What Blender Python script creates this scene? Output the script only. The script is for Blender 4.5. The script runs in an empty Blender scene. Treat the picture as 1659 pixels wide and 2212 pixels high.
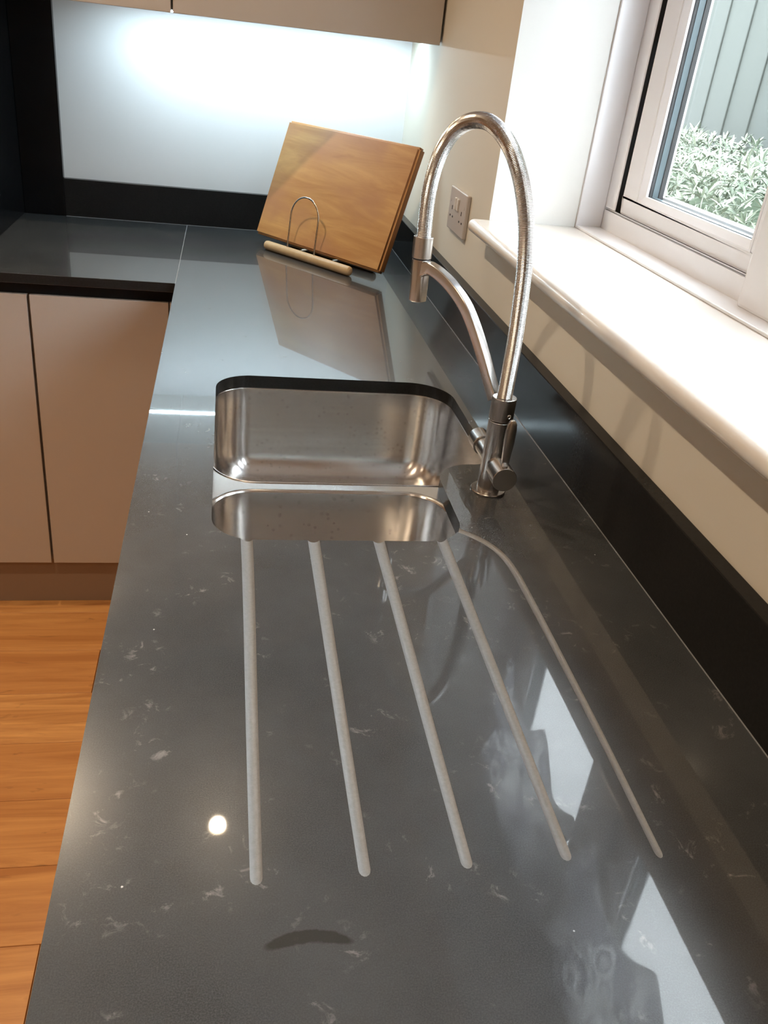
import bpy, bmesh, math, random
from mathutils import Vector, Matrix, Quaternion
random.seed(7)
C = bpy.context.scene.collection
S = bpy.context.scene
PI = math.pi
H = 0.92            # worktop height; the scene is laid out with the worktop surface at 0 and lifted by H at the end

# ---------------------------------------------------------------- camera
cam_d = bpy.data.cameras.new('camera')
cam = bpy.data.objects.new('camera', cam_d); C.objects.link(cam)
cam_d.sensor_fit = 'HORIZONTAL'; cam_d.sensor_width = 36; cam_d.lens = 36*1841.956/1659
cam_d.clip_start = 0.02
yaw, pitch, roll = -0.216475774, 1.07288541, 0.119990798
rot = Matrix.Rotation(yaw, 4, 'Z') @ Matrix.Rotation(pitch, 4, 'X') @ Matrix.Rotation(roll, 4, 'Z')
cam.matrix_world = Matrix.Translation((0.108632, -2.007877, 0.526589)) @ rot
S.camera = cam

# ---------------------------------------------------------------- daylight and exposure
S.view_settings.view_transform = 'Standard'; S.view_settings.look = 'None'
S.view_settings.gamma = 1; S.view_settings.use_curve_mapping = False
S.view_settings.exposure = 0.0
SKY = 14.0; WARM = 40.0; LED = 20.0
w = bpy.data.worlds.new('overcast_sky'); S.world = w; w.use_nodes = True
wn = w.node_tree.nodes; bg = wn['Background']
bg.inputs['Color'].default_value = (0.90, 0.945, 1.0, 1); bg.inputs['Strength'].default_value = SKY

# ---------------------------------------------------------------- materials
def mat(name, col=(.5, .5, .5), rough=.5, metal=0, coat=0, spec=.5):
    m = bpy.data.materials.new(name); m.use_nodes = True
    b = m.node_tree.nodes['Principled BSDF']
    b.inputs['Base Color'].default_value = (*col, 1); b.inputs['Roughness'].default_value = rough
    b.inputs['Metallic'].default_value = metal; b.inputs['Coat Weight'].default_value = coat
    b.inputs['Specular IOR Level'].default_value = spec
    return m
def N(m, t, **k):
    n = m.node_tree.nodes.new(t)
    for a, v in k.items():
        if a in n.inputs.keys(): n.inputs[a].default_value = v
        else: setattr(n, a, v)
    return n
def L(m, a, b): m.node_tree.links.new(a, b)
def P(m): return m.node_tree.nodes['Principled BSDF']
def ramp(m, src, stops):
    r = N(m, 'ShaderNodeValToRGB'); e = r.color_ramp.elements
    while len(e) < len(stops): e.new(.5)
    for i, (p, c) in enumerate(stops):
        e[i].position = p; e[i].color = (*c, 1) if len(c) == 3 else c
    L(m, src, r.inputs[0]); return r
def coords(m, scale=(1, 1, 1), rot=(0, 0, 0), loc=(0, 0, 0)):
    tc = N(m, 'ShaderNodeTexCoord'); mp = N(m, 'ShaderNodeMapping')
    mp.inputs['Scale'].default_value = scale; mp.inputs['Rotation'].default_value = rot; mp.inputs['Location'].default_value = loc
    L(m, tc.outputs['Object'], mp.inputs[0]); return mp.outputs[0]
def noise(m, vec, scale, detail=4, rough=.5, dist=0):
    n = N(m, 'ShaderNodeTexNoise'); n.inputs['Scale'].default_value = scale; n.inputs['Detail'].default_value = detail
    n.inputs['Roughness'].default_value = rough; n.inputs['Distortion'].default_value = dist
    L(m, vec, n.inputs['Vector']); return n.outputs['Fac']
def mixc(m, fac, a, b):
    x = N(m, 'ShaderNodeMix', data_type='RGBA')
    for i, v in ((0, fac), (6, a), (7, b)):
        if hasattr(v, 'links'): L(m, v, x.inputs[i])
        elif i == 0: x.inputs[0].default_value = v
        else: x.inputs[i].default_value = (*v, 1)
    return x.outputs[2]
def math_(m, op, a, b=0.0, c=0.0):
    x = N(m, 'ShaderNodeMath', operation=op)
    for i, v in enumerate((a, b, c)):
        if hasattr(v, 'links'): L(m, v, x.inputs[i])
        else: x.inputs[i].default_value = v
    return x.outputs[0]
def bump(m, h, strength=.1, dist=.001):
    b = N(m, 'ShaderNodeBump'); b.inputs['Strength'].default_value = strength; b.inputs['Distance'].default_value = dist
    L(m, h, b.inputs['Height']); L(m, b.outputs[0], P(m).inputs['Normal'])

# grey quartz
quartz = mat('grey_quartz', rough=.24, spec=.3, coat=.65); P(quartz).inputs['Coat Roughness'].default_value = .025; P(quartz).inputs['Coat IOR'].default_value = 1.55
v = coords(quartz)
c1 = mixc(quartz, ramp(quartz, noise(quartz, v, 7, 6, .6), [(.35, (0, 0, 0)), (.65, (1, 1, 1))]).outputs[0], (.036, .039, .040), (.057, .061, .062))
c1 = mixc(quartz, ramp(quartz, noise(quartz, v, 900, 3, .7), [(.40, (0, 0, 0)), (.75, (1, 1, 1))]).outputs[0], c1, (.072, .075, .079))
region = ramp(quartz, noise(quartz, v, 14, 3, .5), [(.52, (0, 0, 0)), (.62, (1, 1, 1))]).outputs[0]
fleck = ramp(quartz, noise(quartz, v, 58, 8, .70, .7), [(.57, (0, 0, 0)), (.68, (1, 1, 1))]).outputs[0]
f2 = math_(quartz, 'MULTIPLY', math_(quartz, 'MULTIPLY', region, fleck), .6)
c1 = mixc(quartz, f2, c1, (.26, .24, .235))
vo = N(quartz, 'ShaderNodeTexVoronoi'); vo.inputs['Scale'].default_value = 42; L(quartz, v, vo.inputs['Vector'])
sp = ramp(quartz, vo.outputs['Distance'], [(.02, (1, 1, 1)), (.045, (0, 0, 0))]).outputs[0]
spm = math_(quartz, 'MULTIPLY', sp, math_(quartz, 'GREATER_THAN', N(quartz, 'ShaderNodeSeparateColor').outputs[0], .0))
sc = N(quartz, 'ShaderNodeSeparateColor'); L(quartz, vo.outputs['Color'], sc.inputs[0])
spm = math_(quartz, 'MULTIPLY', sp, math_(quartz, 'GREATER_THAN', sc.outputs[0], .86))
c1 = mixc(quartz, spm, c1, (.55, .55, .55))
# the dark damp smear near the front of the drainer (worktop object space = layout space)
sx = N(quartz, 'ShaderNodeSeparateXYZ'); L(quartz, v, sx.inputs[0])
dn = noise(quartz, v, 90, 5, .6)
u_ = math_(quartz, 'DIVIDE', math_(quartz, 'SUBTRACT', sx.outputs[0], .171), .031)
bend = math_(quartz, 'MULTIPLY', math_(quartz, 'MULTIPLY', u_, u_), -.0065)
vv = math_(quartz, 'SUBTRACT', sx.outputs[1], math_(quartz, 'ADD', bend, -1.6485))
vv = math_(quartz, 'DIVIDE', math_(quartz, 'ADD', vv, math_(quartz, 'MULTIPLY', math_(quartz, 'SUBTRACT', dn, .5), .006)), .0055)
rr = math_(quartz, 'ADD', math_(quartz, 'MULTIPLY', vv, vv), math_(quartz, 'POWER', math_(quartz, 'ABSOLUTE', u_), 4))
smear = ramp(quartz, rr, [(.55, (1, 1, 1)), (1, (0, 0, 0))]).outputs[0]
c1 = mixc(quartz, math_(quartz, 'MULTIPLY', smear, .8), c1, (.022, .021, .018))
L(quartz, c1, P(quartz).inputs['Base Color'])

groove_m = mat('honed_quartz_groove', (.20, .20, .205), .42)
v = coords(groove_m)
L(groove_m, mixc(groove_m, noise(groove_m, v, 300, 4, .7), (.15, .15, .152), (.25, .25, .255)), P(groove_m).inputs['Base Color'])
bump(groove_m, noise(groove_m, v, 700, 2), .2, .0005)

quartz_shade = mat('quartz_painted_shade', (.022, .021, .020), .14, spec=.08)  # same quartz as the tops, with the shade of upright faces painted in
v = coords(quartz_shade)
L(quartz_shade, mixc(quartz_shade, noise(quartz_shade, v, 250, 5, .7), (.012, .012, .012), (.026, .026, .026)), P(quartz_shade).inputs['Base Color'])

def brushed(name, col, rough, axis, aniso=.5):
    m = mat(name, col, rough, 1)
    sc_ = [220, 220, 220]; sc_[axis] = 4
    n = noise(m, coords(m, tuple(sc_)), 1, 3, .6)
    L(m, math_(m, 'MULTIPLY_ADD', n, .12, rough-.06), P(m).inputs['Roughness'])
    P(m).inputs['Anisotropic'].default_value = aniso
    return m
nickel = brushed('brushed_nickel', (.57, .56, .545), .24, 2, .3)
steel = mat('brushed_steel', (.62, .60, .58), .24, 1)
n_ = noise(steel, coords(steel, (3, 160, 160)), 1, 2, .5)
L(steel, math_(steel, 'MULTIPLY_ADD', n_, .06, .20), P(steel).inputs['Roughness'])
P(steel).inputs['Anisotropic'].default_value = .75
tg = N(steel, 'ShaderNodeTangent', direction_type='RADIAL', axis='Z'); L(steel, tg.outputs[0], P(steel).inputs['Tangent']); P(steel).inputs['Anisotropic Rotation'].default_value = .25
# faint dried water spots inside the bowls
v = coords(steel)
vo = N(steel, 'ShaderNodeTexVoronoi'); vo.inputs['Scale'].default_value = 120; L(steel, v, vo.inputs['Vector'])
sc = N(steel, 'ShaderNodeSeparateColor'); L(steel, vo.outputs['Color'], sc.inputs[0])
ring = ramp(steel, vo.outputs['Distance'], [(.16, (.5, .5, .5)), (.22, (1, 1, 1)), (.30, (0, 0, 0))]).outputs[0]
k = math_(steel, 'MULTIPLY', ring, math_(steel, 'GREATER_THAN', sc.outputs[0], .72))
L(steel, mixc(steel, math_(steel, 'MULTIPLY', k, .45), (.62, .60, .58), (.28, .26, .24)), P(steel).inputs['Base Color'])
rim_steel = mat('polished_rim_steel', (.68, .67, .66), .22, 1)
chrome = mat('chrome_wire', (.75, .73, .70), .08, 1)

wallm = mat('cream_wall_paint', (.78, .73, .63), .65, spec=.3)
v = coords(wallm); bump(wallm, noise(wallm, v, 260, 3), .06, .0006)
backwall = mat('cool_white_wall_paint', (.86, .87, .88), .6, spec=.3)
white = mat('white_reveal_paint', (.84, .84, .82), .55, spec=.3)
ceil_m = mat('white_ceiling_paint', (.82, .80, .76), .8)
upvc = mat('white_upvc', (.89, .895, .93), .22)
sill_m = mat('white_gloss_sill', (.84, .82, .79), .2, coat=.3)
rubber = mat('black_rubber_gasket', (.012, .012, .013), .6)
spacer_m = mat('aluminium_spacer', (.075, .11, .125), .45, 0)
beige = mat('cashmere_satin_door', (.49, .435, .385), .32, coat=.4)
P(beige).inputs['Coat Roughness'].default_value = .25
v = coords(beige); bump(beige, noise(beige, v, 500, 2), .03, .0004)
carc = mat('beige_carcass', (.45, .37, .31), .5)
plinth_m = mat('brown_beige_plinth', (.27, .195, .14), .4)
blackm = mat('black_satin_panel', (.005, .006, .007), .2, spec=.2)
railm = mat('black_handle_rail', (.006, .007, .009), .5, spec=.1)

wood = mat('maple_board_wood', rough=.42)
v = coords(wood, (1, 1, 1))
vs = coords(wood, (3.2, 24, 24), (0, 0, .05))
g = noise(wood, vs, 1.0, 6, .6, .8)
pt = noise(wood, coords(wood, (5, 9, 9), loc=(.3, .1, 0)), 1, 3, .5)
c = mixc(wood, ramp(wood, g, [(.3, (0, 0, 0)), (.7, (1, 1, 1))]).outputs[0], (.47, .225, .075), (.69, .40, .155))
c = mixc(wood, ramp(wood, pt, [(.45, (0, 0, 0)), (.68, (1, 1, 1))]).outputs[0], c, (.50, .255, .12))
kn = noise(wood, coords(wood, (6, 60, 60)), 1, 6, .7, .5)
pm = noise(wood, coords(wood, (7, 11, 11), loc=(1.7, .4, .2)), 1, 2)
kk = math_(wood, 'MULTIPLY', ramp(wood, kn, [(.55, (0, 0, 0)), (.68, (1, 1, 1))]).outputs[0], ramp(wood, pm, [(.55, (0, 0, 0)), (.68, (1, 1, 1))]).outputs[0])
c = mixc(wood, math_(wood, 'MULTIPLY', kk, .6), c, (.27, .10, .045))
L(wood, c, P(wood).inputs['Base Color']); bump(wood, g, .05, .0005)
endgrain_shade = mat('oiled_end_grain_and_shade', (.27, .115, .038), .5)  # end grain tone, deepened by shade painted into the board's ends
v = coords(endgrain_shade, (40, 8, 60)); L(endgrain_shade, mixc(endgrain_shade, noise(endgrain_shade, v, 2, 4), (.20, .08, .026), (.36, .165, .06)), P(endgrain_shade).inputs['Base Color'])
rodm = mat('pale_beech', (.60, .43, .24), .4)
v = coords(rodm, (1, 1, 1)); L(rodm, mixc(rodm, noise(rodm, v, 60, 4), (.52, .36, .19), (.68, .51, .30)), P(rodm).inputs['Base Color'])

floor_m = mat('cherry_laminate', rough=.32)
oi = N(floor_m, 'ShaderNodeObjectInfo')
tc = N(floor_m, 'ShaderNodeTexCoord'); add = N(floor_m, 'ShaderNodeVectorMath', operation='ADD')
cx = N(floor_m, 'ShaderNodeCombineXYZ'); L(floor_m, math_(floor_m, 'MULTIPLY', oi.outputs['Random'], 37.0), cx.inputs[0]); L(floor_m, math_(floor_m, 'MULTIPLY', oi.outputs['Random'], 11.0), cx.inputs[1])
L(floor_m, tc.outputs['Object'], add.inputs[0]); L(floor_m, cx.outputs[0], add.inputs[1])
mp = N(floor_m, 'ShaderNodeMapping'); mp.inputs['Scale'].default_value = (2.2, 30, 1); L(floor_m, add.outputs[0], mp.inputs[0])
g = noise(floor_m, mp.outputs[0], 1, 7, .62, .9)
mp2 = N(floor_m, 'ShaderNodeMapping'); mp2.inputs['Scale'].default_value = (9, 26, 1); L(floor_m, add.outputs[0], mp2.inputs[0])
kn = noise(floor_m, mp2.outputs[0], 1, 3, .5, 1.0)
c = mixc(floor_m, ramp(floor_m, g, [(.34, (0, 0, 0)), (.66, (1, 1, 1))]).outputs[0], (.47, .19, .055), (.80, .41, .14))
c = mixc(floor_m, math_(floor_m, 'MULTIPLY', oi.outputs['Random'], .5), c, (.55, .225, .066))
c = mixc(floor_m, math_(floor_m, 'MULTIPLY', ramp(floor_m, kn, [(.66, (0, 0, 0)), (.78, (1, 1, 1))]).outputs[0], .7), c, (.20, .075, .025))
L(floor_m, c, P(floor_m).inputs['Base Color'])
subfloor = mat('dark_joint', (.10, .045, .018), .7)

socket_m = mat('white_socket_plastic', (.58, .53, .50), .3)
switch_m = mat('white_rocker_plastic', (.78, .73, .68), .25)
dark = mat('dark_slot', (.01, .01, .01), .8)
led_m = mat('led_diffuser', (.9, .95, 1), .5)
P(led_m).inputs['Emission Color'].default_value = (.70, .90, 1, 1); P(led_m).inputs['Emission Strength'].default_value = LED*9
lamp_m = mat('warm_lamp_lens', (1, .9, .8), .5)
P(lamp_m).inputs['Emission Color'].default_value = (1, .78, .50, 1); P(lamp_m).inputs['Emission Strength'].default_value = 90
glass = bpy.data.materials.new('window_glass'); glass.use_nodes = True
nt = glass.node_tree; nt.nodes.clear()
o_ = nt.nodes.new('ShaderNodeOutputMaterial'); mx = nt.nodes.new('ShaderNodeMixShader'); tr = nt.nodes.new('ShaderNodeBsdfTransparent')
gl = nt.nodes.new('ShaderNodeBsdfGlossy'); fr = nt.nodes.new('ShaderNodeFresnel'); gl.inputs['Roughness'].default_value = 0.0
tr.inputs[0].default_value = (.96, .975, .975, 1); fr.inputs[0].default_value = 1.3
ge = nt.nodes.new('ShaderNodeNewGeometry'); mb = nt.nodes.new('ShaderNodeMath'); mb.operation = 'MULTIPLY'; mi = nt.nodes.new('ShaderNodeMath'); mi.operation = 'SUBTRACT'; mi.inputs[0].default_value = 1
nt.links.new(ge.outputs['Backfacing'], mi.inputs[1]); nt.links.new(fr.outputs[0], mb.inputs[0]); nt.links.new(mi.outputs[0], mb.inputs[1]); nt.links.new(mb.outputs[0], mx.inputs[0]); nt.links.new(tr.outputs[0], mx.inputs[1]); nt.links.new(gl.outputs[0], mx.inputs[2]); nt.links.new(mx.outputs[0], o_.inputs[0])
fence_m = mat('green_grey_stain', (.10, .135, .12), .75)
v = coords(fence_m, (12, 12, 1.2)); L(fence_m, mixc(fence_m, noise(fence_m, v, 2, 5), (.028, .034, .029), (.038, .045, .038)), P(fence_m).inputs['Base Color'])
leaf_m = mat('variegated_leaf', rough=.5)
oi = N(leaf_m, 'ShaderNodeObjectInfo'); gi = N(leaf_m, 'ShaderNodeNewGeometry')
rsum = math_(leaf_m, 'FRACT', math_(leaf_m, 'ADD', oi.outputs['Random'], gi.outputs['Random Per Island']))
c = ramp(leaf_m, rsum, [(0, (.055, .075, .045)), (.3, (.115, .15, .10)), (.6, (.20, .225, .165)), (1, (.31, .33, .26))]).outputs[0]
L(leaf_m, c, P(leaf_m).inputs['Base Color'])
stem_m = mat('hedge_core', (.05, .075, .04), .9)
soil = mat('gravel_ground', (.22, .21, .19), .9)
v = coords(soil); L(soil, mixc(soil, noise(soil, v, 90, 4), (.10, .098, .095), (.2, .195, .19)), P(soil).inputs['Base Color'])
fabric = bpy.data.materials.new('patterned_blind_fabric'); fabric.use_nodes = True
b = P(fabric); b.inputs['Roughness'].default_value = .9
v = coords(fabric)
vo = N(fabric, 'ShaderNodeTexVoronoi'); vo.inputs['Scale'].default_value = 17; L(fabric, v, vo.inputs['Vector'])
rg = ramp(fabric, vo.outputs['Distance'], [(.18, (0, 0, 0)), (.22, (1, 1, 1)), (.30, (1, 1, 1)), (.34, (0, 0, 0)), (.46, (0, 0, 0)), (.5, (1, 1, 1))]).outputs[0]
msk = ramp(fabric, noise(fabric, v, 7, 2), [(.36, (0, 0, 0)), (.40, (1, 1, 1))]).outputs[0]
fc = mixc(fabric, math_(fabric, 'MULTIPLY', rg, msk), (.95, .95, .96), (.28, .28, .33))
fc = mixc(fabric, math_(fabric, 'MULTIPLY', msk, .12), fc, (.55, .54, .62))
L(fabric, fc, b.inputs['Base Color'])
tb = N(fabric, 'ShaderNodeBsdfTranslucent'); L(fabric, fc, tb.inputs['Color'])
mxs = N(fabric, 'ShaderNodeMixShader'); mxs.inputs[0].default_value = .88
L(fabric, b.outputs[0], mxs.inputs[1]); L(fabric, tb.outputs[0], mxs.inputs[2])
L(fabric, mxs.outputs[0], fabric.node_tree.nodes['Material Output'].inputs[0])

# ---------------------------------------------------------------- mesh helpers
def mk(name, bm, m, parent=None, smooth=False, bev=0, seg=2, origin=None, ang=35):
    bmesh.ops.remove_doubles(bm, verts=bm.verts, dist=1e-6)
    me = bpy.data.meshes.new(name)
    o = bpy.data.objects.new(name, me); C.objects.link(o)
    off = Vector(parent['_o']) if parent is not None and '_o' in parent else Vector((0, 0, 0))
    if parent is not None: o.parent = parent
    loc = Vector(origin) if origin else off
    bm.normal_update()
    if bev:
        ed = [e for e in bm.edges if len(e.link_faces) == 2 and e.calc_face_angle(0) > math.radians(ang)]
        bmesh.ops.bevel(bm, geom=ed, offset=bev, segments=seg, affect='EDGES', profile=.5, clamp_overlap=True)
    for vt in bm.verts: vt.co -= loc
    o.location = loc - off if parent is not None else loc
    o['_o'] = tuple(loc)
    bm.to_mesh(me); bm.free()
    if m is not None: me.materials.append(m)
    if smooth:
        for p in me.polygons: p.use_smooth = True
        try: me.set_sharp_from_angle(angle=math.radians(24))
        except Exception: pass
    return o
def thing(name, label, cat, loc, group=None):
    o = bpy.data.objects.new(name, None); C.objects.link(o); o.location = loc; o['_o'] = tuple(loc)
    o.empty_display_size = .05
    o['label'] = label; o['category'] = cat
    if group: o['group'] = group
    return o
def tag(o, label, cat, group=None):
    o['label'] = label; o['category'] = cat
    if group: o['group'] = group
    return o
def struct(o, label=None, cat=None):
    o['kind'] = 'structure'
    if label: o['label'] = label
    if cat: o['category'] = cat
    return o
def box(bm, a, b):
    x0, y0, z0 = a; x1, y1, z1 = b
    v = [bm.verts.new(p) for p in ((x0, y0, z0), (x1, y0, z0), (x1, y1, z0), (x0, y1, z0), (x0, y0, z1), (x1, y0, z1), (x1, y1, z1), (x0, y1, z1))]
    for f in ((3, 2, 1, 0), (4, 5, 6, 7), (0, 1, 5, 4), (1, 2, 6, 5), (2, 3, 7, 6), (3, 0, 4, 7)): bm.faces.new([v[i] for i in f])
    return bm
def BX(*ab):
    bm = bmesh.new()
    for a, b in ab: box(bm, a, b)
    return bm
def prism(bm, pts, z0, z1):
    lo = [bm.verts.new((x, y, z0)) for x, y in pts]; hi = [bm.verts.new((x, y, z1)) for x, y in pts]
    n = len(pts)
    bm.faces.new(lo[::-1]); bm.faces.new(hi)
    for i in range(n): bm.faces.new((lo[i], lo[(i+1) % n], hi[(i+1) % n], hi[i]))
    return bm
def fillet(poly, seg=10):
    out = []; n = len(poly)
    for i in range(n):
        p = Vector(poly[i][:2]); r = poly[i][2]; a = Vector(poly[i-1][:2]) - p; b = Vector(poly[(i+1) % n][:2]) - p
        a.normalize(); b.normalize()
        if r <= 0: out.append(tuple(p)); continue
        half = a.angle(b)/2; t = r/math.tan(half); cdir = (a+b).normalized(); c = p + cdir*(r/math.sin(half))
        s = p + a*t - c; e = p + b*t - c
        a0 = math.atan2(s.y, s.x); a1 = math.atan2(e.y, e.x); d = (a1-a0+PI) % (2*PI) - PI
        for k in range(seg+1):
            an = a0 + d*k/seg; out.append((c.x + r*math.cos(an), c.y + r*math.sin(an)))
    return out
def rrect(x0, x1, y0, y1, r, seg=10): return fillet([(x0, y0, r), (x1, y0, r), (x1, y1, r), (x0, y1, r)], seg)
def sweep(bm, path, prof, nrm, scales=None, cap=True):
    """prof: (in-plane, along nrm) offsets; path in a plane with normal nrm"""
    path = [Vector(p) for p in path]; nrm = Vector(nrm).normalized(); rings = []
    for i, p in enumerate(path):
        t = (path[min(i+1, len(path)-1)] - path[max(i-1, 0)]).normalized(); u = nrm.cross(t).normalized()
        s = scales[i] if scales else 1
        rings.append([bm.verts.new(p + u*(a*s) + nrm*(b*s)) for a, b in prof])
    n = len(prof)
    for i in range(len(rings)-1):
        for j in range(n): bm.faces.new((rings[i][j], rings[i][(j+1) % n], rings[i+1][(j+1) % n], rings[i+1][j]))
    if cap: bm.faces.new(rings[0][::-1]); bm.faces.new(rings[-1])
    bmesh.ops.recalc_face_normals(bm, faces=bm.faces[:])
    return bm
def circ(r, n=16): return [(r*math.cos(2*PI*i/n), r*math.sin(2*PI*i/n)) for i in range(n)]
def turned(bm, p0, axis, prof, seg=32):
    """solid of revolution: prof = [(distance along axis, radius)]"""
    p0 = Vector(p0); ax = Vector(axis).normalized(); u = ax.orthogonal().normalized(); v_ = ax.cross(u); rings = []
    for d, r in prof:
        rings.append([bm.verts.new(p0 + ax*d + (u*math.cos(2*PI*i/seg) + v_*math.sin(2*PI*i/seg))*r) for i in range(seg)])
    for a, b in zip(rings, rings[1:]):
        for j in range(seg): bm.faces.new((a[j], a[(j+1) % seg], b[(j+1) % seg], b[j]))
    bm.faces.new(rings[0][::-1]); bm.faces.new(rings[-1])
    bmesh.ops.recalc_face_normals(bm, faces=bm.faces[:])
    return bm
def rod(p0, axis, L_, r, ch=.0008, seg=32):
    return turned(bmesh.new(), p0, axis, [(0, r-ch), (ch*.35, r-ch*.35), (ch, r), (L_-ch, r), (L_-ch*.35, r-ch*.35), (L_, r-ch)], seg)
def spline(pts, n):
    pts = [Vector(p) for p in pts]; out = []
    P_ = [pts[0]*2-pts[1]] + pts + [pts[-1]*2-pts[-2]]
    for i in range(1, len(P_)-2):
        a, b, c, d = P_[i-1:i+3]
        for k in range(n):
            t = k/n; out.append(.5*((2*b) + (c-a)*t + (2*a-5*b+4*c-d)*t*t + (3*b-a-3*c+d)*t**3))
    out.append(pts[-1]); return out
def resample(pts, step):
    out = [pts[0]]; acc = 0
    for a, b in zip(pts, pts[1:]):
        d = (b-a).length; 
        while acc + d >= step:
            t = (step-acc)/d; a = a.lerp(b, t); out.append(a); d = (b-a).length; acc = 0
        acc += d
    return out
def boolean(o, cutters, op='DIFFERENCE'):
    for c_ in cutters:
        md = o.modifiers.new('b', 'BOOLEAN'); md.operation = op; md.object = c_; md.solver = 'EXACT'
    bpy.context.view_layer.update()
    dg = bpy.context.evaluated_depsgraph_get(); me = bpy.data.meshes.new_from_object(o.evaluated_get(dg))
    o.modifiers.clear(); o.data = me
    for c_ in cutters: bpy.data.objects.remove(c_)
    return o

# ---------------------------------------------------------------- key dimensions (layout space)
XW = .5995; XWALL = .6213; YD = .6666; YWALL = .6884; HU = .1025; CEIL = 1.48; FL = -H
SILL = .2475; YJ = -.316; YN = -2.10; LINTEL = 1.22

# ---------------------------------------------------------------- room shell
fl = struct(mk('floor', BX(((-3.2, -4.2, FL-.06), (.95, .9, FL-.009))), subfloor))
row = 0; y = .66; planks = []
shared = {}
while y > -4.1:
    x = -3.15 + [0, .52, .21, .83, .37][row % 5] - .9
    while x < .55:
        a = max(x, -3.15); b_ = min(x+1.285, .60)
        if b_-a > .05:
            key = round(b_-a, 3)
            if key not in shared:
                bm = BX(((0, -.1645, -.0092), (b_-a, 0, 0)))
                pl = mk('plank', bm, floor_m, None, bev=.0006, seg=1); shared[key] = pl.data
            else:
                pl = bpy.data.objects.new('plank', shared[key]); C.objects.link(pl)
            pl.parent = fl; pl.location = (a, y, FL)
        x += 1.2865
    y -= .1655; row += 1
struct(mk('ceiling', BX(((-3.2, -4.2, CEIL), (1.0, .9, CEIL+.08))), ceil_m))
struct(mk('wall_back', BX(((-3.2, YWALL, FL), (1.0, YWALL+.12, CEIL))), backwall))
struct(mk('wall_left', BX(((-3.3, -4.2, FL), (-3.2, .8, CEIL))), wallm))
struct(mk('wall_front', BX(((-3.3, -4.3, FL), (1.0, -4.2, CEIL))), wallm))
# window wall: thin plaster skin on the room side over a thick white-reveal core
bm = bmesh.new()
for a, b_ in (((XWALL, -4.2, FL), (.97, YWALL, SILL-.025)), ((XWALL, -4.2, LINTEL), (.97, YWALL, CEIL)), ((XWALL, YJ, SILL-.025), (.97, YWALL, LINTEL)), ((XWALL, -4.2, SILL-.025), (.97, YN, LINTEL))): box(bm, a, b_)
wr = struct(mk('wall_right', bm, wallm)); wr.data.materials.append(white)
for p in wr.data.polygons:
    c_ = p.center
    if XWALL+.002 < c_.x < .96 and YN-.01 < c_.y < YJ+.01 and (abs(c_.y-YJ) < .002 or abs(c_.y-YN) < .002 or abs(c_.z-LINTEL) < .002) and SILL-.03 < c_.z < LINTEL+.01: p.material_index = 1

# window board with bullnose front
prof = [(.862, SILL-.025), (.862, SILL)]
for k_ in range(9):
    an = PI/2 + PI*k_/8; prof.append((.5915+.0125*math.cos(an), SILL-.0125+.0125*math.sin(an)))
bm = bmesh.new(); A = [bm.verts.new((x, YN+.001, z)) for x, z in prof]; B_ = [bm.verts.new((x, YJ-.001, z)) for x, z in prof]
bm.faces.new(A); bm.faces.new(B_[::-1])
for i in range(len(prof)): bm.faces.new((A[i-1], B_[i-1], B_[i], A[i]))
bmesh.ops.recalc_face_normals(bm, faces=bm.faces[:])
struct(mk('trim_1', bm, sill_m, smooth=True), 'white gloss window board with rounded front edge below the window', 'window sill')
# uPVC cover strips round the reveal beside the frame
struct(mk('trim_2', BX(((.800, YN+.001, SILL), (.853, YJ-.006, SILL+.005)), ), upvc, bev=.0015), 'flat white plastic cover strip along the back of the sill', 'trim')
struct(mk('trim_3', BX(((.800, YJ-.006, SILL), (.853, YJ, LINTEL))), upvc, bev=.0015), 'white plastic cover strip up the far window reveal', 'trim')
struct(mk('trim_4', BX(((.800, YN, SILL), (.853, YN+.006, LINTEL))), upvc, bev=.0015), 'white plastic cover strip up the near window reveal', 'trim')

# window
win = bpy.data.objects.new('window_1', None); C.objects.link(win); win.location = (.88, -1.2, SILL); win['_o'] = (.88, -1.2, SILL)
win['kind'] = 'structure'; win['label'] = 'white double-glazed window over the sink with a view of hedge and fence'; win['category'] = 'window'
def bar_y(x0, x1, y0, y1, z0, z1, ch):   # horizontal rail with chamfered inner top/bottom edges
    return BX(((x0, y0, z0), (x1, y1, z1)))
ZB = SILL + .001; fo = .047
yl = YJ-.001; yr = YN+.001
bm = BX(((.853, yr, ZB-.004), (.93, yl, .2873)), ((.853, yr, LINTEL-.05), (.93, yl, LINTEL-.001)), ((.853, yl-.050, .2873), (.93, yl, LINTEL-.05)), ((.853, yr, .2873), (.93, yr+.050, LINTEL-.05)))
mk('window_frame', bm, upvc, win, bev=.005, seg=3)
mull = [(-.978, -.884), (-1.54, -1.446)]
for a, b_ in mull:
    mk('mullion', BX(((.834, a, ZB+.002), (.925, b_, LINTEL-.002))), upvc, win, bev=.007, seg=3)
lights = [(-.884, YJ-.051, 0), (-1.446, -.978, 0), (YN+.051, -1.54, 0)]
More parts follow.
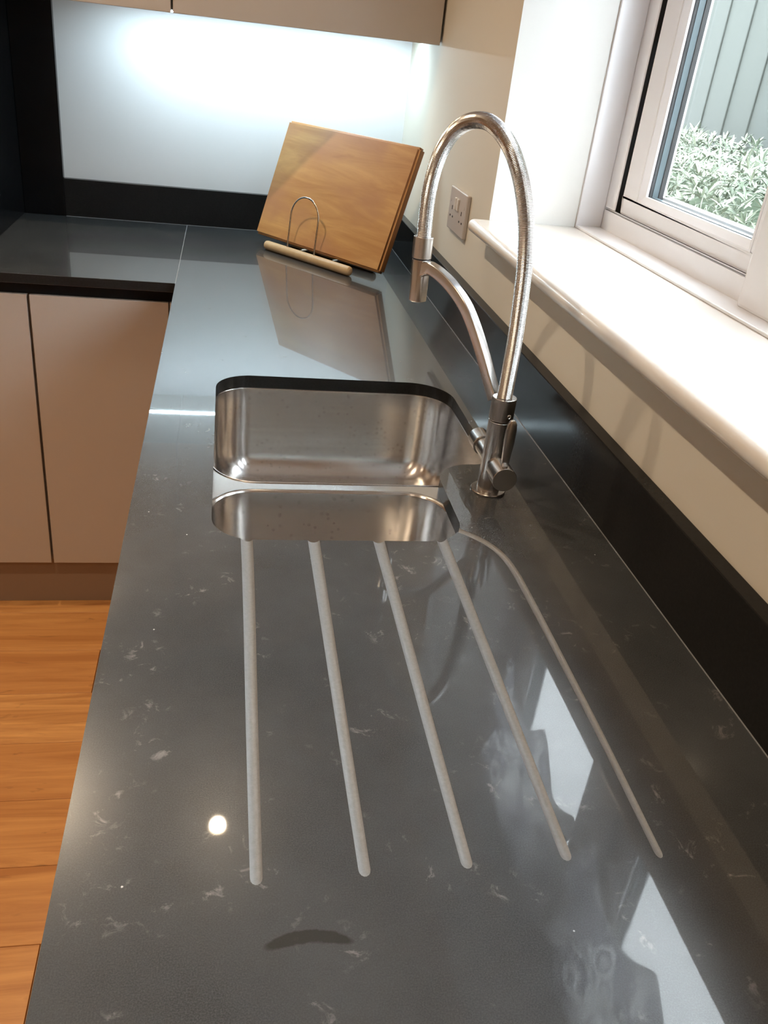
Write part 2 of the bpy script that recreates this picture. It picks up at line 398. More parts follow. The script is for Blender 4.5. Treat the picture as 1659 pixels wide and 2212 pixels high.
for y0, y1, _ in lights:
    z0, z1 = .2873, LINTEL-.05
    # black gasket line behind the sash edge
    mk('gasket', BX(((.868, y0, z0), (.9, y0+.004, z1)), ((.8555, y1-.0016, z0), (.9, y1, z1)), ((.868, y1-.0103, z0), (.9, y1-.0016, z1)), ((.868, y0, z0), (.9, y1, z0+.004)), ((.868, y0, z1-.004), (.9, y1, z1))), rubber, win)
    y0 += .003; y1 -= .0105; z0 += .0025; z1 -= .0025
    sw = .040 if y1 > -.5 or True else .04
    swl = .040; 
    yi0, yi1, zi0, zi1 = y0+swl, y1-.062, z0+.029, z1-.06
    if y1 < -.5: yi1 = y1-.045
    sash = mk('sash', BX(((.860, y0, z0), (.915, y1, zi0)), ((.860, y0, zi1), (.915, y1, z1)), ((.860, y0, zi0), (.915, yi0, zi1)), ((.860, yi1, zi0), (.915, y1, zi1))), upvc, win, bev=.0035, seg=3)
    # sloping glazing bead
    bm = bmesh.new(); bw = .017
    o4 = [(yi0, zi0), (yi1, zi0), (yi1, zi1), (yi0, zi1)]; i4 = [(yi0+bw, zi0+bw*.9), (yi1-bw, zi0+bw*.9), (yi1-bw, zi1-bw), (yi0+bw, zi1-bw)]
    r1 = [bm.verts.new((.8605, a, b_)) for a, b_ in o4]; r2 = [bm.verts.new((.8600, a*.75+c_*.25, b_*.75+d*.25)) for (a, b_), (c_, d) in zip(o4, i4)]
    r3 = [bm.verts.new((.868, a, b_)) for a, b_ in i4]; r4 = [bm.verts.new((.873, a, b_)) for a, b_ in i4]; r5 = [bm.verts.new((.873, a, b_)) for a, b_ in o4]
    for q0, q1 in ((r1, r2), (r2, r3), (r3, r4), (r4, r5), (r5, r1)):
        for i in range(4): bm.faces.new((q0[i], q0[(i+1) % 4], q1[(i+1) % 4], q1[i]))
    bmesh.ops.recalc_face_normals(bm, faces=bm.faces[:])
    mk('glazing_bead', bm, upvc, sash)
    gy0, gy1, gz0, gz1 = yi0+bw-.002, yi1-bw+.002, zi0+bw*.9-.002, zi1-bw+.002
    pane = mk('pane', BX(((.8735, gy0, gz0), (.8775, gy1, gz1)), ((.8915, gy0, gz0), (.8955, gy1, gz1))), glass, sash)
    t_ = .0035
    mk('black_seal', BX(((.8728, gy0, gz0), (.8786, gy0+t_, gz1)), ((.8728, gy1-t_, gz0), (.8786, gy1, gz1)), ((.8728, gy0, gz0), (.8786, gy1, gz0+.001)),
       ((.8905, gy0, gz0), (.899, gy0+.007, gz1)), ((.8905, gy1-.007, gz0), (.899, gy1, gz1))), rubber, sash)
    mk('spacer_bar', BX(((.8788, gy0, gz0), (.8903, gy0+.005, gz1)), ((.8788, gy1-.005, gz0), (.8903, gy1, gz1)), ((.8788, gy0, gz0), (.8903, gy1, gz0+.002))), spacer_m, sash)
    mk('outer_bead', BX(((.899, gy0-.01, gz0-.01), (.9035, gy0+.006, gz1)), ((.899, gy1-.006, gz0-.01), (.9035, gy1+.01, gz1)), ((.899, gy0, gz0-.01), (.922, gy1, gz0+.004))), upvc, sash)

# ---------------------------------------------------------------- worktops
bm = prism(bmesh.new(), [(0, -2.9), (XW+.021, -2.9), (XW+.021, YD+.021), (.0008, YD+.021), (.0008, 0), (0, 0)], -.0215, 0)
wt = mk('worktop', bm, quartz)
cut_poly = [(.0985, -1.134, .052), (.4115, -1.134, .052), (.413, -.915, .058), (.508, -.912, .034), (.508, -.580, .072), (.0985, -.580, .062)]
cp = fillet(cut_poly, 14)
cutter = mk('cut', prism(bmesh.new(), cp, -.05, .05), None)
grooves = [[(.1400, -1.10), (.1400, -1.25), (.1385, -1.45), (.1378, -1.600)],
           [(.2195, -1.10), (.2185, -1.25), (.2170, -1.45), (.2160, -1.599)],
           [(.2990, -1.10), (.2975, -1.25), (.2950, -1.45), (.2935, -1.598)],
           [(.3790, -1.09), (.3775, -1.25), (.3745, -1.45), (.3725, -1.597)],
           [(.3900, -1.088), (.404, -1.1045), (.4200, -1.1195), (.4350, -1.138), (.4460, -1.163), (.4510, -1.195), (.4525, -1.25), (.4515, -1.45), (.4480, -1.600)]]
cutters = [cutter]
for gi_, g in enumerate(grooves):
    pts = resample(spline([(x, y, 0) for x, y in g], 12), .012); pts.append(Vector((*g[-1], 0)))
    tot = sum((b_-a).length for a, b_ in zip(pts, pts[1:])); acc = 0; path = []
    for i, p in enumerate(pts):
        if i: acc += (p-pts[i-1]).length
        t = acc/tot; hw = (.0073 - .0028*t) * (.72 if gi_ == 4 else 1); dp = .0034 - .0020*t
        R_ = (hw*hw+dp*dp)/(2*dp)
        path.append((Vector((p.x, p.y, R_-dp)), R_))
    # rounded end
    e, Re = path[-1]; dirv = (path[-1][0]-path[-2][0]); dirv.z = 0; dirv.normalize()
    for k_ in (.5, .8, 1.0):
        hw = .0045*(.72 if gi_ == 4 else 1)*math.sqrt(max(0, 1-k_*k_*.96)); dp = .0014*(1-k_*.85); R_ = (hw*hw+dp*dp)/(2*dp)
        path.append((Vector((e.x, e.y, 0)) + dirv*.006*k_ + Vector((0, 0, R_-dp)), R_))
    bm = bmesh.new(); rings = []
    for i, (p, R_) in enumerate(path):
        a = path[max(i-1, 0)][0]; b_ = path[min(i+1, len(path)-1)][0]; t = (b_-a); t.z = 0; t.normalize(); s_ = Vector((-t.y, t.x, 0))
        # bottom arc of the circle, closed by a roof above the surface
        dp = R_-p.z; top = .004; am = math.acos(max(-1, min(1, (p.z-top*.15)/R_))) if R_ > 0 else 1
        ring_ = []
        for k_ in range(11):
            an = -am + 2*am*k_/10; ring_.append(bm.verts.new(Vector((p.x, p.y, 0)) + s_*(R_*math.sin(an)) + Vector((0, 0, p.z-R_*math.cos(an)))))
        wd = R_*math.sin(am); ring_ += [bm.verts.new(Vector((p.x, p.y, top)) + s_*wd), bm.verts.new(Vector((p.x, p.y, top)) - s_*wd)]
        rings.append(ring_)
    n_ = len(rings[0])
    for a, b_ in zip(rings, rings[1:]):
        for j in range(n_): bm.faces.new((a[j], a[(j+1) % n_], b_[(j+1) % n_], b_[j]))
    bm.faces.new(rings[0][::-1]); bm.faces.new(rings[-1]); bmesh.ops.recalc_face_normals(bm, faces=bm.faces[:])
    cutters.append(mk('cut', bm, None))
# tap hole is not needed: the tap flange sits on the surface
boolean(wt, cutters)
bm = bmesh.new(); bm.from_mesh(wt.data)
bm.faces.ensure_lookup_table(); bm.normal_update()
isg = [f for f in bm.faces if f.normal.z > .15 and f.calc_center_median().z < -1e-5 and f.calc_center_median().z > -.012]
gset = {0: [], 1: [], 2: [], 3: [], 4: []}
def gdist(c_, g):
    best = 9
    for (x0, y0), (x1, y1) in zip(g, g[1:]):
        dx, dy = x1-x0, y1-y0; t = max(0, min(1, ((c_.x-x0)*dx+(c_.y-y0)*dy)/(dx*dx+dy*dy)))
        best = min(best, math.hypot(c_.x-x0-dx*t, c_.y-y0-dy*t))
    return best
for f in isg:
    c_ = f.calc_center_median(); gset[min(range(5), key=lambda i: gdist(c_, grooves[i]))].append(f)
gm = []
for i in range(5):
    b2 = bmesh.new(); vm = {}
    for f in gset[i]:
        b2.faces.new([vm.setdefault(v_.index, None) or vm.__setitem__(v_.index, b2.verts.new(v_.co)) or vm[v_.index] for v_ in f.verts])
    gm.append(b2)
bmesh.ops.delete(bm, geom=isg, context='FACES')
# small polished arris on the sharp slab edges
bm.normal_update()
ed = [e for e in bm.edges if len(e.link_faces) == 2 and e.calc_face_angle(0) > math.radians(80) and (e.verts[0].co.z > -.0005 and e.verts[1].co.z > -.0005)]
bmesh.ops.bevel(bm, geom=ed, offset=.0011, segments=2, affect='EDGES', clamp_overlap=True)
bm.to_mesh(wt.data); bm.free()
wt.data.materials.append(quartz_shade)
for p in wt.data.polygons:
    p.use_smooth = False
    if abs(p.normal.z) < .2 and -.022 < p.center.z < -.002: p.material_index = len(wt.data.materials)-1  # upright edges and cut-out walls take the quartz darkened by painted shade
tag(wt, 'long grey quartz worktop with sink cut-out and drainer grooves under the window', 'worktop')
for i, b2 in enumerate(gm):
    o = mk('drainer_groove', b2, groove_m, wt, smooth=True)
    o.data.polygons.foreach_set('use_smooth', [True]*len(o.data.polygons))

wb = mk('worktop', BX(((-1.535, 0, -.0215), (-.0008, YD+.021, 0))), quartz, bev=.0008, seg=2)
wb.data.materials.append(quartz_shade)
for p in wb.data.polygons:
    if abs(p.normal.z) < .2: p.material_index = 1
tag(wb, 'shorter grey quartz worktop along the back wall, left of the joint', 'worktop')
sealant = mat('grey_sealant', (.30, .31, .32), .25)
mk('joint_line', BX(((-.0008, .0006, -.021), (.0008, YD, .0001))), sealant, wb)

tag(mk('upstand', BX(((-.341, YD, .0002), (XW, YWALL-.0005, HU))), quartz_shade, bev=.0012), 'quartz upstand with painted-in shade along the back wall behind the chopping board', 'upstand')
mk('sealant_line', BX(((-.340, YD-.0010, .0001), (XW-.001, YD+.0003, .0009))), sealant, [o for o in C.objects if o.name == 'upstand'][0])
tag(mk('upstand', BX(((XW, -2.9, .0002), (XWALL-.0005, YWALL-.0005, HU))), quartz_shade, bev=.0012), 'quartz upstand with painted-in shade running under the window sill behind the tap', 'upstand')
mk('sealant_line', BX(((XW-.0008, -2.9, .0001), (XW+.0003, YD-.001, .0007))), sealant, [o for o in C.objects if o.name == 'upstand.001'][0])
tag(mk('splashback', BX(((-.452, YD, .0002), (-.3415, YWALL-.0005, .5445))), blackm, bev=.001), 'tall black splashback panel on back wall below the left wall cabinet', 'splashback')
tag(mk('side_panel', BX(((-.470, .02, .0002), (-.4525, YWALL-.0005, .5445))), blackm, bev=.001), 'black upright panel closing the left end of the back worktop', 'panel')

# ---------------------------------------------------------------- sink
sk = thing('sink', 'undermounted brushed steel one-and-a-half bowl sink', 'sink', (.30, -.86, -.2))
b1 = (.092, .5145, -.945, -.5735); b2_ = (.092, .4190, -1.1405, -.9635)
pl = mk('rim', BX(((.062, -1.172, -.0232), (.545, -.540, -.0217))), rim_steel, sk)
pl.parent = None; pl.location = Vector(pl['_o'])
c_a = mk('cut', prism(bmesh.new(), rrect(*b1, .068, 12), -.05, .02), None)
c_b = mk('cut', prism(bmesh.new(), rrect(*b2_, .060, 12), -.05, .02), None)
boolean(pl, [c_a, c_b]); pl.parent = sk; pl.location = Vector((0, 0, 0))
if len(pl.data.materials) == 0: pl.data.materials.append(rim_steel)
def bowl(rc, r, prof, dc, dr):
    bm = bmesh.new(); rings = []
    for ins, z in prof:
        pts = rrect(rc[0]+ins, rc[1]-ins, rc[2]+ins, rc[3]-ins, max(r-ins*.75, .012), 12)
        rings.append([bm.verts.new((x, y, z)) for x, y in pts])
    for a, b_ in zip(rings, rings[1:]):
        n = len(a)
        for j in range(n): bm.faces.new((a[j], b_[j], b_[(j+1) % n], a[(j+1) % n]))
    bm.faces.new(rings[-1])
    bmesh.ops.recalc_face_normals(bm, faces=bm.faces[:])
    return bm
def bprof(d):
    p = [(0, -.0217), (.0012, -.0218), (.003, -.0226), (.0044, -.0243), (.0050, -.027), (.0056, -.05), (.0075, -d+.065)]
    for k_ in range(1, 9):
        an = PI/2*k_/8; p.append((.0085+.045*(1-math.cos(an)), -d+.048-.048*math.sin(an)))
    p.append((.075, -d-.001)); return p
for rc, r, d, nm in ((b1, .068, .185, 'main_bowl'), (b2_, .060, .145, 'half_bowl')):
    o = mk(nm, bowl(rc, r, bprof(d), None, None), steel, sk, smooth=True)
    for p in o.data.polygons: p.use_smooth = True
    md = o.modifiers.new('thickness', 'SOLIDIFY'); md.thickness = .001; md.offset = -1
    cxm, cym = (rc[0]+rc[1])/2, (rc[2]+rc[3])/2
    dr = turned(bmesh.new(), (cxm, cym, -d-.0005), (0, 0, 1), [(0, .040), (.0012, .040), (.0016, .038), (.0008, .030), (.0006, .01)])
    wst = mk('basket_waste', dr, rim_steel, o, smooth=True)

# ---------------------------------------------------------------- tap
TX, TY = .4748, -.994
tp = thing('kitchen_tap', 'brushed nickel kitchen tap with tall coiled spring hose behind the sink', 'tap', (TX, TY, 0))
sd = Vector((-.49, .872, 0)).normalized(); sn = Vector((0, 0, 1)).cross(sd)
def Q(s, z): return Vector((TX, TY, 0)) + sd*s + Vector((0, 0, z))
mk('base_flange', turned(bmesh.new(), (TX, TY, 0), (0, 0, 1), [(0.0002, .0238), (.0022, .0243), (.0032, .0236), (.0036, .0165)], 48), nickel, tp, smooth=True)
bd = mk('body', rod((TX, TY, .0034), (0, 0, 1), .1026, .0158, .0006, 48), nickel, tp, smooth=True)
mk('seam_ring', rod((TX, TY, .1058), (0, 0, 1), .0022, .0148, .0001, 48), dark, tp)
mk('top_sleeve', rod((TX, TY, .1075), (0, 0, 1), .0315, .0164, .0007, 48), nickel, tp, smooth=True)
scw = Vector((.35, -.94, 0)).normalized()
mk('grub_screw', turned(bmesh.new(), Vector((TX, TY, .1165))+scw*.0155, scw, [(0, .0030), (.0014, .0030), (.0016, .0024), (.0006, .0014), (.0004, .0005)], 16), chrome, tp, smooth=True)
mk('valve_neck', rod((TX, TY-.012, .045), (0, -1, 0), .0125, .0125, .0005, 40), nickel, tp, smooth=True)
kf = mk('handle_knob', rod((TX, TY-.0255, .045), (0, -1, 0), .0330, .0165, .0006, 48), nickel, tp, smooth=True)
mk('valve_neck', rod((TX, TY+.012, .045), (0, 1, 0), .038, .0125, .0005, 40), nickel, tp, smooth=True)
mk('rear_knob', rod((TX, TY+.051, .045), (0, 1, 0), .030, .0148, .0006, 48), nickel, tp, smooth=True)
# lever blade: widens towards its rounded top
bm = bmesh.new(); A = []; B_ = []
lev = [(-.0045, .058), (-.0055, .075), (-.0068, .095), (-.0070, .112), (-.0058, .121), (-.003, .1258), (0, .127), (.003, .1258), (.0058, .121), (.0070, .112), (.0068, .095), (.0055, .075), (.0045, .058)]
def lb(x, z, f): 
    lean = -(z-.058)*.02
    return bm.verts.new((TX-.0005+x, -1.0415+lean+f*(.0026 if z > .1 else .0032), z))
A = [lb(x, z, -1) for x, z in lev]; B_ = [lb(x, z, 1) for x, z in lev]
bm.faces.new(A); bm.faces.new(B_[::-1])
for i in range(len(lev)): bm.faces.new((A[i-1], B_[i-1], B_[i], A[i]))
bmesh.ops.recalc_face_normals(bm, faces=bm.faces[:])
mk('lever', bm, nickel, tp, bev=.0012, seg=2, smooth=True)
hp = [(0, .137), (0, .17), (.0002, .21), (.002, .25), (.0055, .298), (.0107, .3305), (.0178, .360), (.0275, .385), (.0400, .408), (.0565, .4295), (.074, .4445), (.0905, .4535), (.109, .4585), (.130, .4570), (.150, .4495), (.1675, .436), (.1825, .415), (.1920, .390), (.1972, .360), (.1975, .327), (.1962, .298)]
cen = resample(spline([Q(s, z) for s, z in hp], 14), .00046)
prof_r = [.0098, .0101, .0098, .0094]
bm = bmesh.new(); sweep(bm, cen, circ(1, 20), sn, scales=[prof_r[i % 4] for i in range(len(cen))])
mk('spring_hose', bm, nickel, tp, smooth=False)
for p in tp.children[-1].data.polygons: p.use_smooth = True
ax = (Q(.1962, .300)-Q(.1937, .214)).normalized()
mk('hose_collar', rod(Q(.1955, .2735), ax, .0290, .0136, .0006, 40), nickel, tp, smooth=True)
mk('seam_ring', rod(Q(.1953, .2718), ax, .0020, .0126, .0001, 40), dark, tp)
sh = turned(bmesh.new(), Q(.1937, .2140), ax, [(.004, .0095), (.0004, .0105), (0, .0118), (.0010, .0126), (.0560, .0130), (.0578, .0124)], 40)
mk('spout_head', sh, nickel, tp, smooth=True)
apts = spline([Q(s, z) for s, z in [(.190, .2585), (.176, .2640), (.155, .2610), (.1285, .2515), (.100, .2350), (.0785, .2145), (.057, .188), (.040, .1640), (.0275, .145), (.0165, .1300)]], 6)
ap = rrect(-.0078, .0078, -.0070, .0070, .0020, 5)
bm = bmesh.new(); sweep(bm, apts, ap, sn, scales=[1+.30*max(0, 1-i/8) for i in range(len(apts))])
mk('support_arm', bm, nickel, tp, smooth=True)

# ---------------------------------------------------------------- chopping board on its wire stand
bo = Vector((.193, .498, .028)); ba, bt, bw_, bh, bd_ = -.909, .35, .480, .312, .027
u = Vector((math.cos(ba), math.sin(ba), 0)); nf = Vector((math.sin(ba), -math.cos(ba), 0)); up = Vector((0, 0, 1))*math.cos(bt) - nf*math.sin(bt); nn = u.cross(up)
bm = BX(((0, 0, 0), (bw_, bh, bd_)))
bm.normal_update()
bmesh.ops.bevel(bm, geom=bm.edges[:], offset=.006, segments=5, affect='EDGES')
me = bpy.data.meshes.new('chopping_board'); bm.to_mesh(me); bm.free(); me.materials.append(wood)
cb = bpy.data.objects.new('chopping_board', me); C.objects.link(cb)
mw = Matrix((( u.x, up.x, nn.x, 0), (u.y, up.y, nn.y, 0), (u.z, up.z, nn.z, 0), (0, 0, 0, 1)))
cb.matrix_world = Matrix.Translation(bo - nn*bd_) @ mw
tag(cb, 'thick wooden chopping board leaning in its stand in the back corner', 'chopping board')
me.materials.append(endgrain_shade)
for p in me.polygons:
    p.use_smooth = True
    if abs(p.normal.x) > .6: p.material_index = 1
md = cb.modifiers.new('shade', 'WEIGHTED_NORMAL'); md.keep_sharp = True

st = thing('board_stand', 'stand of pale wooden rods with a chrome wire hoop holding the chopping board', 'stand', (.322, .298, 0))
r0 = Vector((.2245, .4190, .0125)); r1_ = Vector((.4235, .1790, .0125)); ru = (r1_-r0).normalized(); rn = Vector((-ru.y, ru.x, 0))   # rn points back to the corner
def bigrod(p0, L_, r=.0122):
    return turned(bmesh.new(), p0, ru, [(0, .003), (.0015, r*.62), (.005, r*.92), (.010, r), (L_-.010, r), (L_-.005, r*.92), (L_-.0015, r*.62), (L_, .003)], 24)
Lr = (r1_-r0).length
mk('rod', bigrod(r0-ru*.006, Lr+.012), rodm, st, smooth=True)
mk('rod', bigrod(r0+rn*.095-ru*.006, Lr+.012), rodm, st, smooth=True)
for t_ in (.30, .70):
    mk('cross_bar', rod(r0+ru*Lr*t_+Vector((0, 0, .0012))+rn*.004, rn, .088, .0032, .0004, 14), chrome, st, smooth=True)
def hoop(base, off, tilt):
    a = base + ru*.080; b_ = base + ru*.182
    hh = .088; pts = []
    upv = (Vector((0, 0, 1)) + rn*tilt).normalized()
    cmid = (a+b_)/2; rad = (b_-a).length/2
    pts.append(a); pts.append(a+upv*hh*.5); 
    for k_ in range(0, 17):
        an = PI - PI*k_/16; pts.append(cmid + upv*(hh+rad*1.0*math.sin(an)) + ru*(rad*math.cos(an)))
    pts.append(b_+upv*hh*.5); pts.append(b_)
    bm = bmesh.new(); sweep(bm, pts, circ(.0024, 20), ru.cross(upv)); return bm
mk('wire_hoop', hoop(r0+Vector((0, 0, .008)), 0, .10), chrome, st, smooth=True)
mk('wire_hoop', hoop(r0+rn*.095+Vector((0, 0, .008)), 0, .36), chrome, st, smooth=True)

# ---------------------------------------------------------------- double socket
ys0, ys1, zs0, zs1 = -.1665, -.0165, .1765, .2675
so = thing('wall_socket', 'white double plug socket with two rocker switches on wall beside the window', 'socket', (XWALL, (ys0+ys1)/2, zs0))
pl = mk('faceplate', BX(((XWALL-.0095, ys0, zs0), (XWALL-.0003, ys1, zs1))), socket_m, so, bev=.003, seg=3)
ym = (ys0+ys1)/2
for s_ in (-1, 1):
    mk('switch', BX(((XWALL-.0135, ym+s_*.0095-.0060, zs0+.048), (XWALL-.009, ym+s_*.0095+.0060, zs0+.074))), switch_m, so, bev=.0016, seg=2)
    yc_ = ym + s_*.042
    hz = zs0 + .032
    mk('pin_slots', BX(((XWALL-.0099, yc_-.0022, hz+.012), (XWALL-.0090, yc_+.0022, hz+.0205)), ((XWALL-.0099, yc_-.0145, hz-.004), (XWALL-.0090, yc_-.008, hz+.000)), ((XWALL-.0099, yc_+.008, hz-.004), (XWALL-.0090, yc_+.0145, hz+.000))), dark, so)
for s_ in (-1, 1):
    mk('screw', rod((XWALL-.0090, ym+s_*.060, zs0+.062), (-1, 0, 0), .0012, .0035, .0003, 16), socket_m, so, smooth=True)

# ---------------------------------------------------------------- base cabinets
def carcass(bmx, x0, x1, y0, y1, z0, z1, t=.018, back='y1'):
    bx_ = [((x0, y0, z0), (x1, y1, z0+t))]
    bx_ += [((x0, y0, z0+t), (x0+t, y1, z1)), ((x1-t, y0, z0+t), (x1, y1, z1)), ((x0+t, y1-t, z0+t), (x1-t, y1, z1))]
    for a, b_ in bx_: box(bmx, a, b_)
    return bmx
ZT, ZBm = -.052, -.773
for i, (x0, x1, lb_) in enumerate([(-1.530, -.932, 'beige base cabinet left of the black side panel'), (-.928, -.3300, 'beige handleless base cabinet with its door edge at the left of the frame'), (-.3260, -.0165, 'narrow beige handleless base cabinet in the inner corner of the L')]):
    cbn = thing('base_cabinet', lb_, 'cabinet', ((x0+x1)/2, .3, FL), 'base cabinets of the back run')
    mk('carcass', carcass(bmesh.new(), x0, x1, .041, YWALL-.002, ZBm, -.055), carc, cbn)
    mk('door', BX(((x0+.001, .020, ZBm), (x1-.001, .0400, ZT))), beige, cbn, bev=.0012)
tag(mk('filler_panel', BX(((-.0145, .020, ZBm), (.0255, .0400, ZT))), beige, bev=.001), 'slim beige filler strip in the inner corner beside the narrow cabinet door', 'panel')
tag(mk('handle_rail', BX(((-1.53, .030, -.0512), (.03, .0405, -.0218))), railm), 'black recessed handle rail under the back worktop', 'rail')
tag(mk('plinth', BX(((-1.53, .055, FL), (.062, .071, ZBm-.002))), plinth_m, bev=.001), 'brown beige plinth under the back run cabinets', 'plinth')
yy = .018
for i, (y0, y1, lb_) in enumerate([(-.550, .014, 'beige base cabinet of the sink run nearest the inner corner'), (-1.164, -.554, 'beige base cabinet below the sink'), (-1.768, -1.168, 'beige base cabinet below the drainer grooves'), (-2.60, -1.772, 'beige base cabinet at the near end of the sink run')]):
    cbn = thing('base_cabinet', lb_, 'cabinet', (.3, (y0+y1)/2, FL), 'base cabinets of the sink run')
    bm = BX(((.0445, y0, ZBm), (XWALL-.002, y1, ZBm+.018)), ((.0445, y0, ZBm+.018), (XWALL-.002, y0+.018, -.0235)), ((.0445, y1-.018, ZBm+.018), (XWALL-.002, y1, -.0235)), ((XWALL-.02, y0+.018, ZBm+.018), (XWALL-.002, y1-.018, -.0235)))
    if i in (1,):   # sink base: sides stop below the sink rim
        for vt in bm.verts:
            if vt.co.z > -.03: vt.co.z = -.026
    if i == 0:
        for vt in bm.verts:
            if vt.co.z > -.03: vt.co.z = -.026
    mk('carcass', bm, carc, cbn)
    mk('door', BX(((.0265, y0+.0015, ZBm), (.0440, y1-.0015, ZT))), beige, cbn, bev=.0012)
tag(mk('handle_rail', BX(((.034, -2.60, -.0512), (.0440, .014, -.0218))), railm), 'black recessed handle rail under the front edge of the sink run', 'rail')
tag(mk('plinth', BX(((.064, -2.60, FL), (.080, .054, ZBm-.002))), plinth_m, bev=.001), 'brown beige plinth under the sink run cabinets', 'plinth')

# ---------------------------------------------------------------- wall cabinets and under-cabinet light
ZC = .5400; YC = .298
for i, (x0, x1, lb_) in enumerate([(-.640, -.0190, 'left beige wall cabinet above the black splashback'), (-.0150, .6150, 'right beige wall cabinet above the chopping board')]):
    wc = thing('wall_cabinet', lb_, 'cabinet', ((x0+x1)/2, .5, ZC), 'wall cabinets')
    bm = BX(((x0, YC+.021, .5465), (x1, YWALL-.001, .5640)), ((x0, YC+.021, .564), (x0+.018, YWALL-.001, 1.26)), ((x1-.018, YC+.021, .564), (x1, YWALL-.001, 1.26)), ((x0, YC+.021, 1.26), (x1, YWALL-.001, 1.278)), ((x0+.018, YWALL-.01, .564), (x1-.018, YWALL-.001, 1.26)))
    mk('carcass', bm, carc, wc)
    mk('door', BX(((x0+.0005, YC, ZC), (x1-.0005, YC+.0195, 1.285))), beige, wc, bev=.0012)
    mk('door_bumper', rod((x1-.006, YC+.024, .5465), (0, 0, -1), .0045, .004, .0008, 14), mat('clear_bumper', (.9, .92, .95), .2), wc, smooth=True)
for x0, x1, lb_ in ((-.0168, .606, 'cool white light strip under the right wall cabinet'), (-.160, -.0172, 'short cool white light strip under the left wall cabinet')):
    ls = thing('led_strip', lb_, 'light', ((x0+x1)/2, .537, .5465), 'under-cabinet light strips')
    mk('channel', BX(((x0, .529, .5445), (x1, .5312, .5463)), ((x0, .5428, .5445), (x1, .545, .5463))), spacer_m, ls)
    mk('diffuser', BX(((x0+.0003, .5335, .5432), (x1-.0003, .5405, .5463))), led_m, ls)

# ---------------------------------------------------------------- ceiling downlights
dl = [(.115, -.279, .15), (-.36, -1.31, .75), (-.36, -.16, .95), (-.36, -2.60, 1.1), (-1.75, -1.31, .8), (-1.75, -2.60, .7), (-2.6, -.6, .6)]
names = ['closest to the inner corner of the worktops', 'above the floor beside the sink run', 'in front of the back run cabinets', 'behind the viewer beside the window wall', 'in the middle of the ceiling', 'at the rear middle of the ceiling', 'near the left wall']
for (x, y, pw), nm in zip(dl, names):
    t = thing('downlight', 'round warm ceiling downlight ' + nm, 'light', (x, y, CEIL), 'ceiling downlights')
    mk('bezel', turned(bmesh.new(), (x, y, CEIL-.0002), (0, 0, -1), [(0, .045), (.003, .045), (.0045, .042), (.0035, .028), (.001, .0225)], 36), upvc, t, smooth=True)
    mk('lens', turned(bmesh.new(), (x, y, CEIL-.0013), (0, 0, -1), [(0, .0205), (.0035, .020), (.0045, .016)], 28), lamp_m, t, smooth=True)
    ld = bpy.data.lights.new('downlight_lamp', 'SPOT'); ld.energy = WARM*pw; ld.color = (1, .80, .57); ld.spot_size = math.radians(125); ld.spot_blend = .6; ld.shadow_soft_size = .022
    lo = bpy.data.objects.new('downlight_lamp', ld); C.objects.link(lo); lo.parent = t; lo.location = (0, 0, -.012)

# ---------------------------------------------------------------- patterned blinds at the head of the window
def blind(y0, y1, z0, lb_):
    t = thing('roman_blind', lb_, 'blind', (.775, (y0+y1)/2, z0), 'patterned blinds')
    mk('headrail', BX(((.76, y0, LINTEL-.035), (.79, y1, LINTEL-.001))), upvc, t)
    bm = bmesh.new(); nz = 30; ny = 24; g = []
    for i in range(nz+1):
        z = z0 + (LINTEL-.036-z0)*i/nz
        g.append([bm.verts.new((.775 + .012*math.sin((i/nz)*PI*6)*(1-i/nz*.4) + .003*math.sin(j*.9+i*.4), y0+(y1-y0)*j/ny, z+.085*abs(math.sin(PI*j/ny*2.0+.5))*(1-i/nz))) for j in range(ny+1)])
    for i in range(nz):
        for j in range(ny): bm.faces.new((g[i][j], g[i][j+1], g[i+1][j+1], g[i+1][j]))
    o = mk('fabric', bm, fabric, t, smooth=True)
    for p in o.data.polygons: p.use_smooth = True
blind(-.955, -.50, .672, 'patterned grey and white fabric blind over the far window light')
blind(-1.51, -1.00, .668, 'patterned grey and white fabric blind over the middle window light')

# ---------------------------------------------------------------- garden
struct(mk('ground', BX(((.97, -5, FL-.25), (6, 7, FL-.05))), soil))
fe = thing('fence', 'tall green-grey fence of upright boards behind the hedge', 'fence', (2.75, 1.5, FL-.05))
for k_ in range(84):
    y = 5.6 - k_*.122; zt = 1.05 + random.uniform(-.004, .004)
    mk('board', BX(((2.70+(k_ % 2)*.009, y-.066, FL-.05), (2.72+(k_ % 2)*.009, y+.066, zt))), fence_m, fe, bev=.003, seg=1)
mk('rail', BX(((2.738, -4.8, .55), (2.79, 5.7, .63))), fence_m, fe)
mk('rail', BX(((2.738, -4.8, -.45), (2.79, 5.7, -.37))), fence_m, fe)
hd = thing('hedge', 'pale variegated leafy hedge outside the window', 'hedge', (1.95, 1.4, FL-.05))
